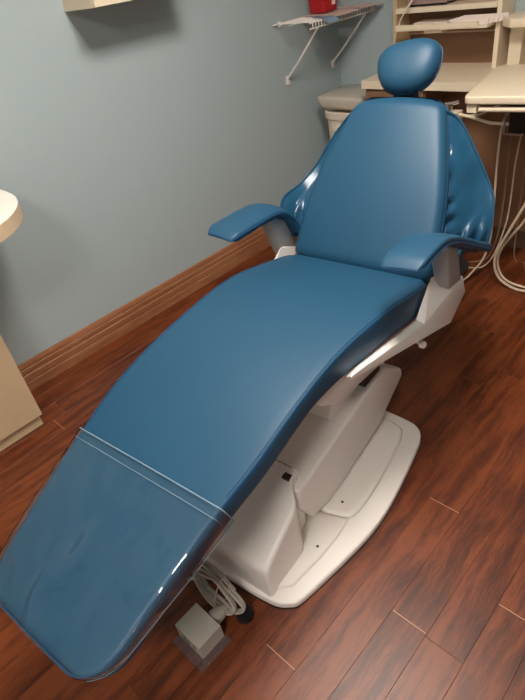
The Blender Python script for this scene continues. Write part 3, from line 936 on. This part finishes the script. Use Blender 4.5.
bx = tag(empty('equipment_box', (-1.64, 2.985, 1.185)), 'mauve equipment case with black feet on the upper shelf board', 'case')
box('body', (-0.10, -0.055, 0.010), (0.12, 0.055, 0.13), 'mauve', bx, bevel=0.012)
for x in (-0.075, 0.095):
    for y in (-0.035, 0.035):
        box('rubber_foot', (x - 0.014, y - 0.010, 0.0), (x + 0.014, y + 0.010, 0.012), 'black', bx, bevel=0.002)
tag(tube('cord_run', catmull([(-1.640, 2.90, 1.30), (-1.690, 2.885, 1.215), (-1.740, 2.880, 1.150), (-1.778, 2.895, 1.085), (-1.812, 2.905, 1.00), (-1.836, 2.89, 0.935), (-1.835, 2.87, 0.900)], 6), 0.0042, 'cream'),
    'thin cream cable hanging down the side of the shelf unit', 'cable')
# corner block unit to the right with a white device on it
blk = tag(empty('corner_shelf', (-0.95, 2.97, 0.897)), 'cream corner shelf with a cut front corner on a post', 'shelf')
def K_(x, y): return (x + 0.95, y - 2.97)
prism('shelf_board', [K_(-1.225, WY - 0.021), K_(-1.215, 2.905), K_(-1.155, 2.845), K_(-0.60, 2.845), K_(-0.60, WY - 0.021)], 'z', 0.185, 0.222, 'cream', blk, bevel=0.003)
box('post', (-0.24, -0.02, 0.0), (-0.18, 0.06, 0.185), 'cream', blk, bevel=0.003)
box('post', (0.26, -0.02, 0.0), (0.32, 0.06, 0.185), 'cream', blk, bevel=0.003)
dev = tag(empty('white_device', (-0.92, 2.975, 1.120)), 'white boxy device standing on the cream corner shelf', 'device')
bm = bmesh.new()
prism_bm(bm, [(-0.095, 0.014), (0.20, 0.014), (0.20, 0.24), (-0.095, 0.24), (-0.115, 0.20), (-0.115, 0.05)], 'y', -0.085, 0.085)
bmesh.ops.recalc_face_normals(bm, faces=bm.faces)
from_bm('body', bm, 'white', dev, bevel=0.008, segs=3, smooth=True)
box('foot_base', (-0.085, -0.070, 0.0), (0.19, 0.075, 0.014), 'black', dev)

# ------------------------------------------------------------------ delivery unit with hoses
du = tag(empty('delivery_unit', (-0.80, 2.50, 0)), 'cream dental delivery table on a metal post with hanging hoses', 'dental unit')
def U_(x, y, z): return Vector((x + 0.80, y - 2.50, z))
TR = math.radians(9)
e1 = Vector((math.cos(TR), math.sin(TR), 0)); e2 = Vector((-math.sin(TR) - 0.05, math.cos(TR), 0))
P00 = Vector((-1.050, 2.210, 0))
def tpt(a, b): return P00 + e1*a + e2*b
pl = []
for (a, b, a0) in ((0.03, 0.03, 180), (0.50, 0.03, 270), (0.50, 0.54, 0), (0.05, 0.54, 90)):
    r = 0.03 if b < 0.1 else 0.045
    for i in range(6):
        t = math.radians(a0 + 90*i/5)
        p = tpt(a + r*math.cos(t), min(b + r*math.sin(t), 0.575))
        pl.append((p.x + 0.80, p.y - 2.50))
table = prism('table_top', pl, 'z', 0.910, 0.942, 'cream', du, bevel=0.007, segs=3, angle=50)
lab = tpt(0.265, 0.345)
box('sticker', U_(lab.x - 0.075, lab.y - 0.02, 0.942), U_(lab.x + 0.03, lab.y + 0.032, 0.9425), 'paper', table)
box('print_mark', U_(lab.x - 0.050, lab.y - 0.012, 0.9425), U_(lab.x - 0.018, lab.y + 0.006, 0.9429), 'ink_blue', table)
box('print_mark', U_(lab.x - 0.006, lab.y + 0.000, 0.9425), U_(lab.x + 0.016, lab.y + 0.014, 0.9429), 'black', table)
q0, q1 = tpt(0.06, 0.02), tpt(0.50, 0.02)
tube('handle_bar', [U_(q0.x, q0.y, 0.888), U_(q1.x, q1.y, 0.888)], 0.010, 'cream', du, sides=12)
for a in (0.035, 0.47):
    p = tpt(a, 0.03)
    box('bar_mount', U_(p.x - 0.02, p.y - 0.015, 0.876), U_(p.x + 0.02, p.y + 0.02, 0.911), 'cream', du, bevel=0.004)
p = tpt(0.26, 0.30)
box('under_pan', U_(p.x - 0.15, p.y - 0.16, 0.868), U_(p.x + 0.18, p.y + 0.06, 0.911), 'dark', du, bevel=0.006)
tube('swing_arm', [U_(-1.19, 2.47, 0.800), U_(-1.12, 2.44, 0.800), U_(-1.02, 2.42, 0.785), U_(-0.93, 2.42, 0.785)], 0.007, 'cream', du, sides=10)
tube('swing_arm', [U_(-1.19, 2.47, 0.790), U_(-1.08, 2.44, 0.810), U_(-0.97, 2.44, 0.868)], 0.005, 'cream', du, sides=10)
box('control_block', U_(-0.925, 2.39, 0.760), U_(-0.850, 2.45, 0.868), 'black', du, bevel=0.005)
tube('block_frame', [U_(-0.94, 2.38, 0.868), U_(-0.94, 2.38, 0.755), U_(-0.86, 2.38, 0.755)], 0.004, 'mauve', du, sides=6)
box('hanger_rail', U_(-0.95, 2.43, 0.845), U_(-0.56, 2.45, 0.868), 'dark', du, bevel=0.002)
tube('post', [U_(-1.235, 2.47, 0.0), U_(-1.235, 2.47, 0.840)], 0.021, 'chrome', du, sides=16)
tube('post_lever', [U_(-1.255, 2.465, 0.842), U_(-1.225, 2.465, 0.845), U_(-1.190, 2.468, 0.855)], 0.009, 'chrome', du, sides=10)
lathe('post_base', [(0.15, 0.0), (0.15, 0.012), (0.13, 0.02), (0.03, 0.03)], 'dark', du, loc=U_(-1.235, 2.47, 0))
box('post_collar', U_(-1.265, 2.43, 0.765), U_(-1.185, 2.50, 0.812), 'cream', du, bevel=0.006)
hoses = [
    ([(-0.70, 2.43, 0.860), (-0.755, 2.42, 0.62), (-0.82, 2.42, 0.443), (-0.877, 2.42, 0.294), (-0.916, 2.42, 0.185), (-0.919, 2.42, 0.107), (-0.884, 2.42, 0.042), (-0.814, 2.42, 0.010), (-0.757, 2.42, 0.010), (-0.62, 2.46, 0.010)], 0.0065, 'hose'),
    ([(-0.67, 2.45, 0.860), (-0.745, 2.45, 0.54), (-0.819, 2.45, 0.358), (-0.871, 2.45, 0.267), (-0.913, 2.45, 0.172), (-0.913, 2.45, 0.094), (-0.869, 2.45, 0.030), (-0.769, 2.45, 0.012), (-0.62, 2.50, 0.010)], 0.0060, 'hose'),
    ([(-0.62, 2.45, 0.860), (-0.73, 2.50, 0.40), (-0.790, 2.50, 0.19), (-0.795, 2.50, 0.09), (-0.76, 2.52, 0.012), (-0.66, 2.56, 0.008)], 0.0050, 'hose'),
    ([(-0.94, 2.46, 0.860), (-1.000, 2.50, 0.72), (-0.988, 2.50, 0.281), (-0.995, 2.50, 0.164), (-1.012, 2.49, 0.085), (-1.041, 2.45, 0.028), (-1.06, 2.367, 0.010), (-1.16, 2.26, 0.008)], 0.0055, 'hose'),
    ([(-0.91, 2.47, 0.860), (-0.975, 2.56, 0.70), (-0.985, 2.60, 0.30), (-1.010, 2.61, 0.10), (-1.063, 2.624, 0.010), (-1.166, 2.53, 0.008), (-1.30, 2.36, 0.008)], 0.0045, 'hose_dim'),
    ([(-0.88, 2.47, 0.860), (-0.945, 2.58, 0.60), (-0.965, 2.62, 0.25), (-1.02, 2.58, 0.02), (-1.12, 2.50, 0.008), (-1.28, 2.40, 0.008)], 0.0040, 'hose'),
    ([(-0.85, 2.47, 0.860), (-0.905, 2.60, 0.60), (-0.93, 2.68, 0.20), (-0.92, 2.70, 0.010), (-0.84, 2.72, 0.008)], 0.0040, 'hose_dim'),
]
for pts, r, hm in hoses:
    tube('hose', [U_(*p) for p in catmull(pts, 8)], r, hm, du, sides=8)
